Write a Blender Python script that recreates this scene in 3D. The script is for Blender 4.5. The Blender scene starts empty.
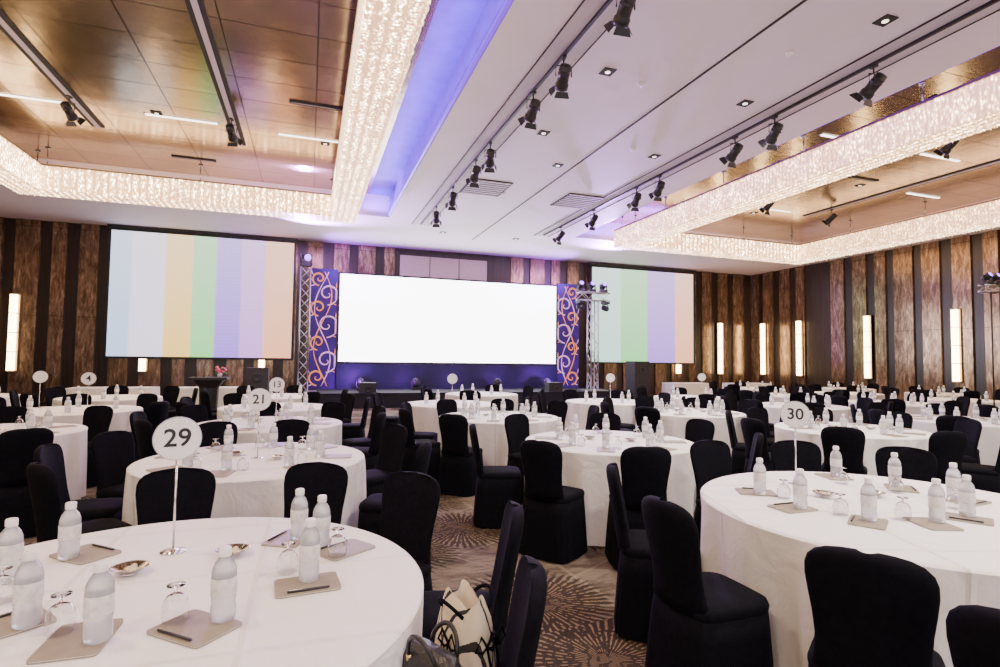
import bpy, bmesh, math, random
from mathutils import Vector, Matrix
random.seed(7)
pi=math.pi
COL=bpy.context.scene.collection

# ---------------------------------------------------------------- materials
def newmat(name):
    m=bpy.data.materials.new(name); m.use_nodes=True
    nt=m.node_tree; b=nt.nodes["Principled BSDF"]
    return m,nt,b
def N(nt,t,**k):
    n=nt.nodes.new(t)
    for a,v in k.items(): setattr(n,a,v)
    return n
def mth(nt,op,a,b=None,c=None):
    n=nt.nodes.new("ShaderNodeMath"); n.operation=op
    for i,v in enumerate((a,b,c)):
        if v is None: continue
        if isinstance(v,(int,float)): n.inputs[i].default_value=v
        else: nt.links.new(v,n.inputs[i])
    return n.outputs[0]
def ramp(nt,fac,stops,interp='LINEAR'):
    n=nt.nodes.new("ShaderNodeValToRGB"); n.color_ramp.interpolation=interp
    e=n.color_ramp.elements
    while len(e)<len(stops): e.new(0.5)
    for i,(p,c) in enumerate(stops):
        e[i].position=p; e[i].color=(*c,1)
    nt.links.new(fac,n.inputs[0]); return n.outputs[0]
def mixc(nt,f,a,b):
    n=nt.nodes.new("ShaderNodeMix"); n.data_type='RGBA'
    for s,v in ((n.inputs[0],f),(n.inputs[6],a),(n.inputs[7],b)):
        if isinstance(v,(int,float)): s.default_value=v
        elif isinstance(v,tuple): s.default_value=(*v,1)
        else: nt.links.new(v,s)
    return n.outputs[2]
def simple(name,col,rough=.5,metal=0,emit=None,es=0,noise=.06,scale=30,bump=0,trans=0,coat=0,spec=None):
    m,nt,b=newmat(name)
    tc=N(nt,"ShaderNodeTexCoord"); nz=N(nt,"ShaderNodeTexNoise"); nz.inputs["Scale"].default_value=scale
    nt.links.new(tc.outputs["Object"],nz.inputs["Vector"])
    c=ramp(nt,nz.outputs["Fac"],[(.3,tuple(max(0,x*(1-noise)) for x in col)),(.7,tuple(min(1,x*(1+noise)) for x in col))])
    nt.links.new(c,b.inputs["Base Color"])
    b.inputs["Roughness"].default_value=rough; b.inputs["Metallic"].default_value=metal
    b.inputs["Transmission Weight"].default_value=trans
    b.inputs["Coat Weight"].default_value=coat
    if spec is not None: b.inputs["Specular IOR Level"].default_value=spec
    if emit: b.inputs["Emission Color"].default_value=(*emit,1); b.inputs["Emission Strength"].default_value=es
    if bump:
        bp=N(nt,"ShaderNodeBump"); bp.inputs["Strength"].default_value=bump; bp.inputs["Distance"].default_value=.01
        nt.links.new(nz.outputs["Fac"],bp.inputs["Height"]); nt.links.new(bp.outputs[0],b.inputs["Normal"])
    return m
M={}
m,nt,b=newmat("white_linen"); M['cloth']=m
tc=N(nt,"ShaderNodeTexCoord"); sep=N(nt,"ShaderNodeSeparateXYZ"); nt.links.new(tc.outputs["Object"],sep.inputs[0])
nz=N(nt,"ShaderNodeTexNoise"); nz.inputs["Scale"].default_value=4.5; nz.inputs["Detail"].default_value=5; nz.inputs["Distortion"].default_value=.8; nt.links.new(tc.outputs["Object"],nz.inputs["Vector"])
def crease(o,off,w):
    d=mth(nt,'ABSOLUTE',mth(nt,'SUBTRACT',mth(nt,'FRACT',mth(nt,'MULTIPLY',mth(nt,'ADD',o,off),1.75)),.5))
    return mth(nt,'MAXIMUM',mth(nt,'SUBTRACT',1,mth(nt,'DIVIDE',d,w)),0)
cr=mth(nt,'MAXIMUM',crease(sep.outputs[0],5.1,.03),crease(sep.outputs[1],5.32,.03))
hgt=mth(nt,'ADD',mth(nt,'MULTIPLY',nz.outputs["Fac"],1.0),mth(nt,'MULTIPLY',cr,.35))
bp=N(nt,"ShaderNodeBump"); bp.inputs["Strength"].default_value=.6; bp.inputs["Distance"].default_value=.035
nt.links.new(hgt,bp.inputs["Height"]); nt.links.new(bp.outputs[0],b.inputs["Normal"])
nt.links.new(mixc(nt,mth(nt,'MULTIPLY',cr,.22),(.91,.885,.86),(.74,.72,.71)),b.inputs["Base Color"]); b.inputs["Roughness"].default_value=.82
M['chair']=simple("black_chair_fabric",(.004,.004,.007),.85,noise=.25,scale=40,bump=.1,spec=.08)
M['chrome']=simple("chrome",(.75,.74,.72),.18,1,noise=.02)
M['alu']=simple("aluminium",(.55,.55,.58),.35,1,noise=.05)
M['slat']=simple("pale_painted_slat",(.66,.61,.64),.6,noise=.05)
M['black']=simple("black_metal",(.012,.012,.014),.45,0,noise=.1)
M['rubber']=simple("black_plastic",(.02,.02,.022),.6,0,noise=.1)
M['white']=simple("white_plastic",(.88,.87,.85),.4,0,noise=.01)
M['cap']=simple("white_bottle_cap",(.9,.89,.87),.4,noise=.01)
M['bottle']=simple("frosted_bottle",(.82,.85,.88),.24,trans=.65,noise=.02)
M['blabel']=simple("grey_white_label",(.70,.69,.68),.5,noise=.15,scale=60)
M['glass']=simple("clear_glass",(.97,.98,.98),.03,trans=1,noise=0)
M['pad']=simple("taupe_notepad",(.30,.26,.19),.55,noise=.08,scale=20)
M['padw']=simple("pad_paper",(.8,.78,.74),.7,noise=.02)
M['pen']=simple("dark_pen",(.03,.03,.04),.3)
M['silver']=simple("polished_silver",(.62,.60,.57),.12,1,noise=.03)
M['candy']=simple("wrapped_sweets",(.75,.62,.35),.35,noise=.5,scale=90)
M['ink']=simple("black_ink",(.01,.01,.012),.6,noise=0)
M['ceil']=simple("painted_ceiling",(.91,.81,.89),.6,noise=.015,scale=2)
M['ceil_trim']=simple("ceiling_slot_grey",(.66,.58,.65),.6,noise=.03)
M['cove']=simple("cove_panel_painted_glow",(.17,.07,.52),.5,noise=.12,scale=3)  # violet light of the recess put into the panel's base colour
M['dark']=simple("dark_slot",(.02,.017,.015),.7)
M['dlens']=simple("warm_lamp_lens",(1,.95,.85),.3,emit=(1,.88,.7),es=3,noise=0)
M['strip']=simple("linear_lamp",(1,.95,.88),.3,emit=(1,.92,.8),es=5,noise=0)
M['purplestrip']=simple("violet_led_strip",(.2,.08,.9),.3,emit=(.18,.02,1),es=1.0,noise=0)
M['sconce']=simple("glowing_sconce_glass",(1,.93,.8),.3,emit=(1,.70,.36),es=20,noise=0)
M['brass']=simple("aged_brass",(.35,.25,.14),.35,1)
M['led']=simple("led_screen_white",(1,1,1),.5,emit=(1,.98,1),es=9,noise=0)
M['navy']=simple("navy_stage_fascia",(.014,.010,.062),.5,noise=.1,scale=3)
M['stage']=simple("black_stage_carpet",(.012,.012,.022),.9,bump=.1)
M['backdrop']=simple("violet_backdrop_glow_print",(.032,.009,.13),.6,noise=.7,scale=1.1,emit=(.09,.01,.40),es=.2)  # print given a faint violet emission of its own
M['scroll_o']=simple("amber_scroll_glow_print",(.85,.34,.08),.5,emit=(1,.32,.06),es=.7,noise=.1)  # printed scroll also emits, brightening it without a lamp
M['scroll_p']=simple("pink_scroll_glow_print",(.80,.50,.68),.5,emit=(.85,.45,.68),es=.6,noise=.1)  # printed scroll also emits, brightening it without a lamp
M['beigepanel']=simple("beige_wall_panel",(.52,.42,.36),.7,noise=.05)
M['wood']=simple("dark_podium_wood",(.012,.010,.010),.6,noise=.3,scale=8)
M['cream']=simple("cream_canvas",(.78,.70,.55),.8,noise=.05,bump=.2)
M['leather']=simple("black_leather",(.012,.011,.011),.36,noise=.2,bump=.3,scale=80)
M['gold']=simple("gold_hardware",(.7,.5,.22),.25,1)
M['lensblue']=simple("violet_lens",(.2,.1,.6),.2,emit=(.35,.12,1),es=6,noise=0)
M['lens']=simple("dark_glass_lens",(.03,.03,.05),.08,coat=1)
M['flower']=simple("pink_flowers",(.8,.12,.30),.7,noise=.3,scale=60)
M['leaf']=simple("green_leaves",(.05,.16,.04),.6,noise=.3)
M['front']=simple("plain_wall_paint",(.6,.5,.42),.8)

m,nt,b=newmat("bronze_wall_panel"); M['bronze']=m
tc=N(nt,"ShaderNodeTexCoord"); mp=N(nt,"ShaderNodeMapping"); mp.inputs["Scale"].default_value=(7,7,1.6)
nt.links.new(tc.outputs["Object"],mp.inputs[0])
nz=N(nt,"ShaderNodeTexNoise"); nz.inputs["Scale"].default_value=1.6; nz.inputs["Detail"].default_value=9; nz.inputs["Roughness"].default_value=.75; nz.inputs["Distortion"].default_value=.5
nt.links.new(mp.outputs[0],nz.inputs["Vector"])
c=ramp(nt,nz.outputs["Fac"],[(.30,(.055,.033,.021)),(.46,(.165,.105,.064)),(.58,(.31,.21,.135)),(.72,(.72,.57,.42))])
sep=N(nt,"ShaderNodeSeparateXYZ"); nt.links.new(tc.outputs["Object"],sep.inputs[0])
jz=mth(nt,'MODULO',sep.outputs[2],2.6); j=mth(nt,'MULTIPLY',mth(nt,'LESS_THAN',jz,.02),.6)
c=mixc(nt,j,c,(.03,.018,.012))
nt.links.new(c,b.inputs["Base Color"]); b.inputs["Roughness"].default_value=.19; b.inputs["Metallic"].default_value=.55
m,nt,b=newmat("dark_wood_wall"); M['darkwall']=m
tc=N(nt,"ShaderNodeTexCoord"); mp=N(nt,"ShaderNodeMapping"); mp.inputs["Scale"].default_value=(14,14,.6)
nt.links.new(tc.outputs["Object"],mp.inputs[0])
nz=N(nt,"ShaderNodeTexNoise"); nz.inputs["Scale"].default_value=1.5; nz.inputs["Detail"].default_value=6
nt.links.new(mp.outputs[0],nz.inputs["Vector"])
c=ramp(nt,nz.outputs["Fac"],[(.3,(.009,.005,.004)),(.7,(.030,.016,.011))])
nt.links.new(c,b.inputs["Base Color"]); b.inputs["Roughness"].default_value=.3
m,nt,b=newmat("perforated_brass_ceiling"); M['coffer']=m
tc=N(nt,"ShaderNodeTexCoord")
br=N(nt,"ShaderNodeTexBrick"); br.offset=0; br.inputs["Scale"].default_value=1
br.inputs["Brick Width"].default_value=1.25; br.inputs["Row Height"].default_value=.8; br.inputs["Mortar Size"].default_value=.012
br.inputs["Color1"].default_value=(.54,.42,.26,1); br.inputs["Color2"].default_value=(.64,.51,.33,1); br.inputs["Mortar"].default_value=(.14,.10,.06,1)
nt.links.new(tc.outputs["Object"],br.inputs["Vector"])
nz=N(nt,"ShaderNodeTexNoise"); nz.inputs["Scale"].default_value=.9; nz.inputs["Detail"].default_value=7; nt.links.new(tc.outputs["Object"],nz.inputs["Vector"])
c=mixc(nt,ramp(nt,nz.outputs["Fac"],[(.36,(0,0,0)),(.7,(.65,.65,.65))]),br.outputs["Color"],(.34,.25,.15))
nt.links.new(c,b.inputs["Base Color"]); b.inputs["Roughness"].default_value=.19; b.inputs["Metallic"].default_value=.86
bp=N(nt,"ShaderNodeBump"); bp.inputs["Strength"].default_value=.08; bp.inputs["Distance"].default_value=.05
n9=N(nt,"ShaderNodeTexNoise"); n9.inputs["Scale"].default_value=2.5; nt.links.new(tc.outputs["Object"],n9.inputs["Vector"])
nt.links.new(n9.outputs["Fac"],bp.inputs["Height"]); nt.links.new(bp.outputs[0],b.inputs["Normal"])
m,nt,b=newmat("crystal_chandelier_glow"); M['glow']=m
tc=N(nt,"ShaderNodeTexCoord"); sep=N(nt,"ShaderNodeSeparateXYZ"); nt.links.new(tc.outputs["Object"],sep.inputs[0])
mp=N(nt,"ShaderNodeMapping"); mp.inputs["Scale"].default_value=(26,26,12); nt.links.new(tc.outputs["Object"],mp.inputs[0])
vo=N(nt,"ShaderNodeTexVoronoi"); vo.inputs["Scale"].default_value=1.0; nt.links.new(mp.outputs[0],vo.inputs["Vector"])
nz=N(nt,"ShaderNodeTexNoise"); nz.inputs["Scale"].default_value=4; nz.inputs["Detail"].default_value=5; nz.inputs["Roughness"].default_value=.7; nt.links.new(tc.outputs["Object"],nz.inputs["Vector"])
sp1=mth(nt,'POWER',mth(nt,'MAXIMUM',mth(nt,'SUBTRACT',1.08,vo.outputs["Distance"]),.02),2.8)
band=mth(nt,'ADD',.60,mth(nt,'MULTIPLY',mth(nt,'SINE',mth(nt,'MULTIPLY',sep.outputs[0],43)),.40))
v=mth(nt,'MULTIPLY',sp1,mth(nt,'MULTIPLY',mth(nt,'POWER',nz.outputs["Fac"],2.0),4.1))
v=mth(nt,'MULTIPLY',v,band)
mod=mth(nt,'LESS_THAN',mth(nt,'FRACT',mth(nt,'MULTIPLY',mth(nt,'ADD',sep.outputs[1],20),.8)),.03)
v=mth(nt,'MULTIPLY',v,mth(nt,'SUBTRACT',1,mth(nt,'MULTIPLY',mod,.7)))
v=mth(nt,'MAXIMUM',v,.07)
st=mth(nt,'MULTIPLY',v,22)
nt.links.new(ramp(nt,v,[(0,(1,.42,.15)),(.25,(1,.66,.36)),(.7,(1,.86,.66))]),b.inputs["Emission Color"])
nt.links.new(st,b.inputs["Emission Strength"]); b.inputs["Base Color"].default_value=(.8,.7,.6,1)
M['crystal']=simple("crystal_beads",(.95,.88,.78),.08,0,noise=0,emit=(1,.74,.46),es=2.0)
def barmat(name,stops,x0,x1):
    m,nt,b=newmat(name)
    tc=N(nt,"ShaderNodeTexCoord"); sep=N(nt,"ShaderNodeSeparateXYZ"); nt.links.new(tc.outputs["Object"],sep.inputs[0])
    fx=mth(nt,'DIVIDE',mth(nt,'SUBTRACT',sep.outputs[0],x0),x1-x0)
    st2=[]
    for i,(p,c) in enumerate(stops):
        st2.append((p+.006 if i else 0,c))
        if i+1<len(stops): st2.append((stops[i+1][0]-.006,c))
    c=ramp(nt,fx,st2,'LINEAR')
    fz=mth(nt,'DIVIDE',mth(nt,'ADD',sep.outputs[2],2.0),4.0)
    ln=mth(nt,'MULTIPLY',mth(nt,'LESS_THAN',mth(nt,'FRACT',mth(nt,'MULTIPLY',sep.outputs[2],9)),.5),.03)
    fz=mth(nt,'ADD',mth(nt,'MULTIPLY',fz,.32),ln)
    c=mixc(nt,mth(nt,'SUBTRACT',.97,fz),(1,.90,.95),c)
    nt.links.new(c,b.inputs["Emission Color"]); b.inputs["Emission Strength"].default_value=2.2
    b.inputs["Base Color"].default_value=(.01,.01,.01,1); b.inputs["Roughness"].default_value=.9
    return m
M['barsL']=barmat("colour_bars",[(0,(.44,.58,.85)),(.12,(.78,.72,.88)),(.29,(1,.62,.12)),(.43,(.24,.70,.22)),(.555,(.34,.15,.85)),(.69,(.62,.28,.80)),(.82,(1,.42,.20))],-2.65,2.65)
M['barsR']=barmat("colour_bars_pale",[(0,(.50,.78,.66)),(.28,(.24,.70,.24)),(.53,(.42,.18,.85)),(.80,(1,.42,.22))],-2.48,2.48)
# carpet
m,nt,b=newmat("patterned_carpet"); M['carpet']=m
tc=N(nt,"ShaderNodeTexCoord"); P=tc.outputs["Object"]
def vmath(op,a,bb):
    n=N(nt,"ShaderNodeVectorMath"); n.operation=op
    nt.links.new(a,n.inputs[0])
    if isinstance(bb,tuple): n.inputs[1].default_value=bb
    else: nt.links.new(bb,n.inputs[1])
    return n
flat=vmath('MULTIPLY',P,(1,1,0)).outputs[0]
vo=N(nt,"ShaderNodeTexVoronoi"); vo.voronoi_dimensions='2D'; vo.inputs["Scale"].default_value=.95; vo.inputs["Randomness"].default_value=.7
nt.links.new(flat,vo.inputs["Vector"])
dv=vmath('SUBTRACT',flat,vo.outputs["Position"]).outputs[0]
sp=N(nt,"ShaderNodeSeparateXYZ"); nt.links.new(dv,sp.inputs[0])
rr=mth(nt,'SQRT',mth(nt,'ADD',mth(nt,'POWER',mth(nt,'ABSOLUTE',sp.outputs[0]),2),mth(nt,'POWER',mth(nt,'ABSOLUTE',sp.outputs[1]),2)))
an=mth(nt,'ARCTAN2',sp.outputs[1],sp.outputs[0])
n1=N(nt,"ShaderNodeTexNoise"); n1.inputs["Scale"].default_value=13; n1.inputs["Detail"].default_value=4; nt.links.new(flat,n1.inputs["Vector"])
pet=mth(nt,'SINE',mth(nt,'ADD',mth(nt,'MULTIPLY',an,52),mth(nt,'MULTIPLY',n1.outputs["Fac"],6)))
pet2=mth(nt,'SINE',mth(nt,'ADD',mth(nt,'MULTIPLY',an,23),mth(nt,'MULTIPLY',rr,14)))
ring=mth(nt,'SINE',mth(nt,'ADD',mth(nt,'MULTIPLY',rr,36),mth(nt,'MULTIPLY',n1.outputs["Fac"],26)))
def sstep(o,a,b_):
    n=N(nt,"ShaderNodeMapRange"); n.interpolation_type='SMOOTHSTEP'; nt.links.new(o,n.inputs[0]); n.inputs[1].default_value=a; n.inputs[2].default_value=b_; return n.outputs[0]
pat=mth(nt,'MULTIPLY',sstep(pet,.1,.8),sstep(ring,-.7,.2))
edge=mth(nt,'ADD',rr,mth(nt,'ADD',mth(nt,'MULTIPLY',pet,.06),mth(nt,'ADD',mth(nt,'MULTIPLY',pet2,.02),mth(nt,'MULTIPLY',n1.outputs["Fac"],.22))))
inside=mth(nt,'MULTIPLY',sstep(edge,.63,.50),.92)
n2=N(nt,"ShaderNodeTexNoise"); n2.inputs["Scale"].default_value=1.6; n2.inputs["Detail"].default_value=8; n2.inputs["Roughness"].default_value=.8
mp=N(nt,"ShaderNodeMapping"); mp.inputs["Rotation"].default_value=(0,0,.7); mp.inputs["Scale"].default_value=(1.8,4,1); nt.links.new(flat,mp.inputs[0]); nt.links.new(mp.outputs[0],n2.inputs["Vector"])
base=ramp(nt,n2.outputs["Fac"],[(.32,(.060,.045,.035)),(.46,(.145,.112,.084)),(.56,(.235,.187,.140)),(.68,(.105,.081,.065))])
sf=N(nt,"ShaderNodeSeparateXYZ"); nt.links.new(flat,sf.inputs[0])
for kx,ky,fr_ in ((.9,.6,1.3),(.5,-.9,1.1),(1,.1,.7)):
    lin=mth(nt,'FRACT',mth(nt,'MULTIPLY',mth(nt,'ADD',mth(nt,'MULTIPLY',sf.outputs[0],kx),mth(nt,'MULTIPLY',sf.outputs[1],ky)),fr_))
    base=mixc(nt,mth(nt,'MULTIPLY',mth(nt,'LESS_THAN',mth(nt,'ABSOLUTE',mth(nt,'SUBTRACT',lin,.5)),.010),.4),base,(.36,.30,.23))
burst=mixc(nt,pat,(.022,.014,.011),(.25,.17,.090))
c=mixc(nt,inside,base,burst)
n3=N(nt,"ShaderNodeTexNoise"); n3.inputs["Scale"].default_value=150; nt.links.new(flat,n3.inputs["Vector"])
c=mixc(nt,mth(nt,'MULTIPLY',n3.outputs["Fac"],.25),c,(.040,.030,.022))
nt.links.new(c,b.inputs["Base Color"]); b.inputs["Roughness"].default_value=.95; b.inputs["Specular IOR Level"].default_value=.15
bp=N(nt,"ShaderNodeBump"); bp.inputs["Strength"].default_value=.3; bp.inputs["Distance"].default_value=.005
nt.links.new(n3.outputs["Fac"],bp.inputs["Height"]); nt.links.new(bp.outputs[0],b.inputs["Normal"])
# tote with crossing black laces printed
m,nt,b=newmat("cream_black_laced_canvas"); M['totestripe']=m
tc=N(nt,"ShaderNodeTexCoord"); sep=N(nt,"ShaderNodeSeparateXYZ"); nt.links.new(tc.outputs["Object"],sep.inputs[0])
s_xy=mth(nt,'ADD',mth(nt,'ADD',sep.outputs[1],sep.outputs[0]),5)
f1=mth(nt,'LESS_THAN',mth(nt,'FRACT',mth(nt,'MULTIPLY',mth(nt,'ADD',s_xy,mth(nt,'MULTIPLY',sep.outputs[2],.35)),11)),.16)
f2=mth(nt,'LESS_THAN',mth(nt,'FRACT',mth(nt,'MULTIPLY',mth(nt,'SUBTRACT',s_xy,mth(nt,'MULTIPLY',sep.outputs[2],.7)),5)),.07)
nt.links.new(mixc(nt,mth(nt,'MAXIMUM',f1,f2),(.68,.59,.42),(.02,.018,.018)),b.inputs["Base Color"]); b.inputs["Roughness"].default_value=.8

# ---------------------------------------------------------------- mesh builder
class MB:
    def __init__(s): s.v=[];s.f=[];s.m=[];s.mats=[];s.sm=[]
    def mi(s,mat):
        if mat not in s.mats: s.mats.append(mat)
        return s.mats.index(mat)
    def add(s,vs,fs,mat,smooth=False):
        o=len(s.v); s.v+= [tuple(x) for x in vs]; k=s.mi(mat)
        for f in fs: s.f.append([i+o for i in f]); s.m.append(k); s.sm.append(smooth)
    def box(s,a,b,mat):
        x0,y0,z0=a;x1,y1,z1=b
        vs=[(x0,y0,z0),(x1,y0,z0),(x1,y1,z0),(x0,y1,z0),(x0,y0,z1),(x1,y0,z1),(x1,y1,z1),(x0,y1,z1)]
        s.add(vs,[(0,3,2,1),(4,5,6,7),(0,1,5,4),(1,2,6,5),(2,3,7,6),(3,0,4,7)],mat)
    def loft(s,rings,mat,c0=True,c1=True,smooth=True,closed=True):
        n=len(rings[0]);vs=[p for r in rings for p in r];fs=[]
        for i in range(len(rings)-1):
            for j in range(n if closed else n-1):
                a=i*n+j;b=i*n+(j+1)%n;fs.append((a,b,b+n,a+n))
        if c0: fs.append(tuple(range(n-1,-1,-1)))
        if c1: fs.append(tuple(range((len(rings)-1)*n,len(rings)*n)))
        s.add(vs,fs,mat,smooth)
    def lathe(s,prof,mat,n=20,cx=0,cy=0,c0=True,c1=True):
        s.loft([[(cx+r*math.cos(2*pi*j/n),cy+r*math.sin(2*pi*j/n),z) for j in range(n)] for r,z in prof],mat,c0,c1)
    def tube(s,pts,r,mat,n=8,smooth=True):
        pts=[Vector(p) for p in pts];rings=[]
        for i,p in enumerate(pts):
            d=(pts[min(i+1,len(pts)-1)]-pts[max(i-1,0)]).normalized()
            ref=Vector((0,0,1)) if abs(d.z)<.9 else Vector((1,0,0))
            a=d.cross(ref).normalized();b=a.cross(d).normalized()
            rr=r[i] if isinstance(r,(list,tuple)) else r
            rings.append([tuple(p+a*rr*math.cos(2*pi*j/n)-b*rr*math.sin(2*pi*j/n)) for j in range(n)])
        s.loft(rings,mat,smooth=smooth)
    def join(s,o,off=(0,0,0)):
        b=len(s.v); s.v+=[(x+off[0],y+off[1],z+off[2]) for x,y,z in o.v]
        for f,mm,sm in zip(o.f,o.m,o.sm): s.f.append([i+b for i in f]); s.m.append(s.mi(o.mats[mm])); s.sm.append(sm)
    def xf(s,Mx): s.v=[tuple(Mx@Vector(p)) for p in s.v]; return s
    def mesh(s,name):
        me=bpy.data.meshes.new(name); me.from_pydata(s.v,[],s.f)
        for mt in s.mats: me.materials.append(mt)
        me.polygons.foreach_set("material_index",s.m); me.polygons.foreach_set("use_smooth",s.sm)
        me.validate()
        bm=bmesh.new(); bm.from_mesh(me); bmesh.ops.recalc_face_normals(bm,faces=bm.faces); bm.to_mesh(me); bm.free()
        me.update(); return me
def obj(name,data,loc=(0,0,0),rz=0,parent=None,label=None,cat=None,group=None,kind=None):
    o=bpy.data.objects.new(name,data); o.location=loc; o.rotation_euler=(0,0,rz)
    COL.objects.link(o)
    if parent: o.parent=parent
    if label:o["label"]=label
    if cat:o["category"]=cat
    if group:o["group"]=group
    if kind:o["kind"]=kind
    return o
def thing(name,parts,loc,rz,label,cat,group=None,kind=None,sc=1):
    """parts: (name, mesh[, subparts[, kind[, loc]]])"""
    r=obj(name,None,loc,rz,None,label,cat,group,kind); r.empty_display_size=.1
    if sc!=1: r.scale=sc if isinstance(sc,tuple) else (sc,sc,sc)
    for p in parts:
        c=obj(p[0],p[1],parent=r,kind=p[3] if len(p)>3 else None,loc=p[4] if len(p)>4 else (0,0,0))
        if len(p)>2 and p[2]:
            for q in p[2]: obj(q[0],q[1],parent=c)
    return r
def sup(cx,cy,z,a,b,n=4,K=28,fold=0,kf=14,curve=0):
    out=[]
    for j in range(K):
        t=2*pi*j/K; c,s_=math.cos(t),math.sin(t)
        x=a*math.copysign(abs(c)**(2/n),c); y=b*math.copysign(abs(s_)**(2/n),s_)
        q=1+fold*math.cos(kf*t)
        out.append((cx+x*q,cy+y*q+curve*(x/a)**2,z))
    return out

# ---------------------------------------------------------------- room
H=5.4; XL,XR,YF,YB=-9.0,18.6,-5.0,19.5; HC=6.0
def struct(name,mb): return obj(name,mb.mesh(name),kind="structure")
mb=MB(); mb.add([(XL,YF,0),(XR,YF,0),(XR,YB,0),(XL,YB,0)],[(0,1,2,3)],M['carpet']); struct("floor",mb)
CO=[(-7.2,2.0,-4.0,15.3),(7.85,17.3,-4.0,15.6)]
mb=MB()
xs=[XL,-7.2,2.0,7.85,17.3,XR]
for i in range(5):
    x0,x1=xs[i],xs[i+1]
    segs=[(YF,YB)]
    if i==1: segs=[(YF,-4.0),(15.3,YB)]
    if i==3: segs=[(YF,-4.0),(15.6,YB)]
    for a,b_ in segs: mb.add([(x0,a,H),(x0,b_,H),(x1,b_,H),(x1,a,H)],[(0,1,2,3)],M['ceil'])
for k,(x0,x1,y0,y1) in enumerate(CO):
    for a,b_ in (((x0,y0),(x0,y1)),((x0,y1),(x1,y1)),((x1,y1),(x1,y0)),((x1,y0),(x0,y0))):
        inner=(a[0]==b_[0] and a[0] in (2.0,7.85))
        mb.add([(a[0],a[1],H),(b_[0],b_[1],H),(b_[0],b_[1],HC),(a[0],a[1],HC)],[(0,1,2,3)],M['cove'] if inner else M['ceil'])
    xm=1.42 if k==0 else 8.4
    for p,q in ((x0,xm),(xm,x1)):
        mb.add([(p,y0,HC),(p,y1,HC),(q,y1,HC),(q,y0,HC)],[(0,1,2,3)],M['cove'] if (q-p)<1.5 else M['coffer'])  # ceiling band beside the strip carries the violet glow as colour
struct("ceiling",mb)
def stripes(axis,fixed,inward,a,b_,pitch,wid,phase,name,skip=[]):
    mb=MB()
    if axis=='x': mb.add([(a,fixed,0),(b_,fixed,0),(b_,fixed,H),(a,fixed,H)],[(0,1,2,3)],M['darkwall'])
    else: mb.add([(fixed,a,0),(fixed,b_,0),(fixed,b_,H),(fixed,a,H)],[(0,1,2,3)],M['darkwall'])
    t=a+phase;k=0
    while t<b_-.2:
        wv=wid*(1,1.15,.7,.95)[k%4]; t1=min(t+wv,b_)
        if not any(s0<t<s1 for s0,s1 in skip):
            if axis=='x': mb.box((t,fixed+inward*.06,.12),(t1,fixed,H),M['bronze'])
            else:
                xa,xb=sorted((fixed+inward*.06,fixed)); mb.box((xa,t,.12),(xb,t1,H),M['bronze'])
        t+=pitch*(1,1.1,.85,1.05)[k%4];k+=1
    return struct(name,mb)
stripes('x',YB,-1,XL,XR,.80,.50,.12,"wall_back",skip=[(2.5,6.3)])
stripes('y',XR,-1,YF,YB,.82,.54,.3,"wall_right",skip=[(15.2,16.0)])
stripes('y',XL,1,YF,YB,1.15,.66,.3,"wall_left")
mb=MB(); mb.box((XL,YF-.2,0),(XR,YF,.5),M['front']); mb.box((XL,YF-.2,5.1),(XR,YF,H),M['front'])  # unseen wall; its wide openings are added to let world fill light in
for k in range(7): x=XL+k*(XR-XL-.5)/6; mb.box((x,YF-.2,.5),(x+.5,YF,5.1),M['front'])
struct("wall_front",mb)
for nm,a,b_ in (("baseboard_back",(XL,YB-.08,0),(XR,YB,.12)),("baseboard_right",(XR-.08,YF,0),(XR,YB,.12))):
    mb=MB(); mb.box(a,b_,M['darkwall']); struct(nm,mb)
mb=MB()
for i in range(3): mb.box((2.95+i*1.08,YB-.08,.12),(2.95+i*1.08+1.05,YB,5.15),M['beigepanel'])
struct("trim_1",mb)
mb=MB()
for x in (2.95,6.78):
    mb.box((x-.24,-4.5,H-.010),(x+.24,15.8,H-.001),M['ceil_trim'])
    mb.box((x-.25,-4.5,H-.022),(x-.24,15.8,H-.001),M['dark']); mb.box((x+.24,-4.5,H-.022),(x+.25,15.8,H-.001),M['dark'])
struct("trim_2",mb)
mb=MB(); mb.box((4.915,-4.5,H-.012),(4.945,17.2,H-.001),M['dark']); struct("trim_3",mb)
mb=MB()
for x in (-1.5,-4.05,11.5,14.2):
    mb.box((x-.11,-3.8,HC-.02),(x-.04,12.7,HC-.001),M['dark']); mb.box((x+.04,-3.8,HC-.02),(x+.11,12.7,HC-.001),M['dark']); mb.box((x-.04,-3.8,HC-.03),(x+.04,12.7,HC-.001),M['ceil_trim'])
struct("trim_4",mb)
for k,(x0,x1,y0,y1) in enumerate(CO):
    xi=x1 if k==0 else x0; sx=-1 if k==0 else 1
    mb=MB()
    mb.box((min(xi,xi+sx*.05),-3.9,H+.02),(max(xi,xi+sx*.05),y1-.1,H+.07),M['purplestrip'])
    thing("cove_light",[("led_strip",mb.mesh("led_strip"))],(0,0,0),0,"violet led strip light in the ceiling recess edge","cove light","cove lights")

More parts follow.
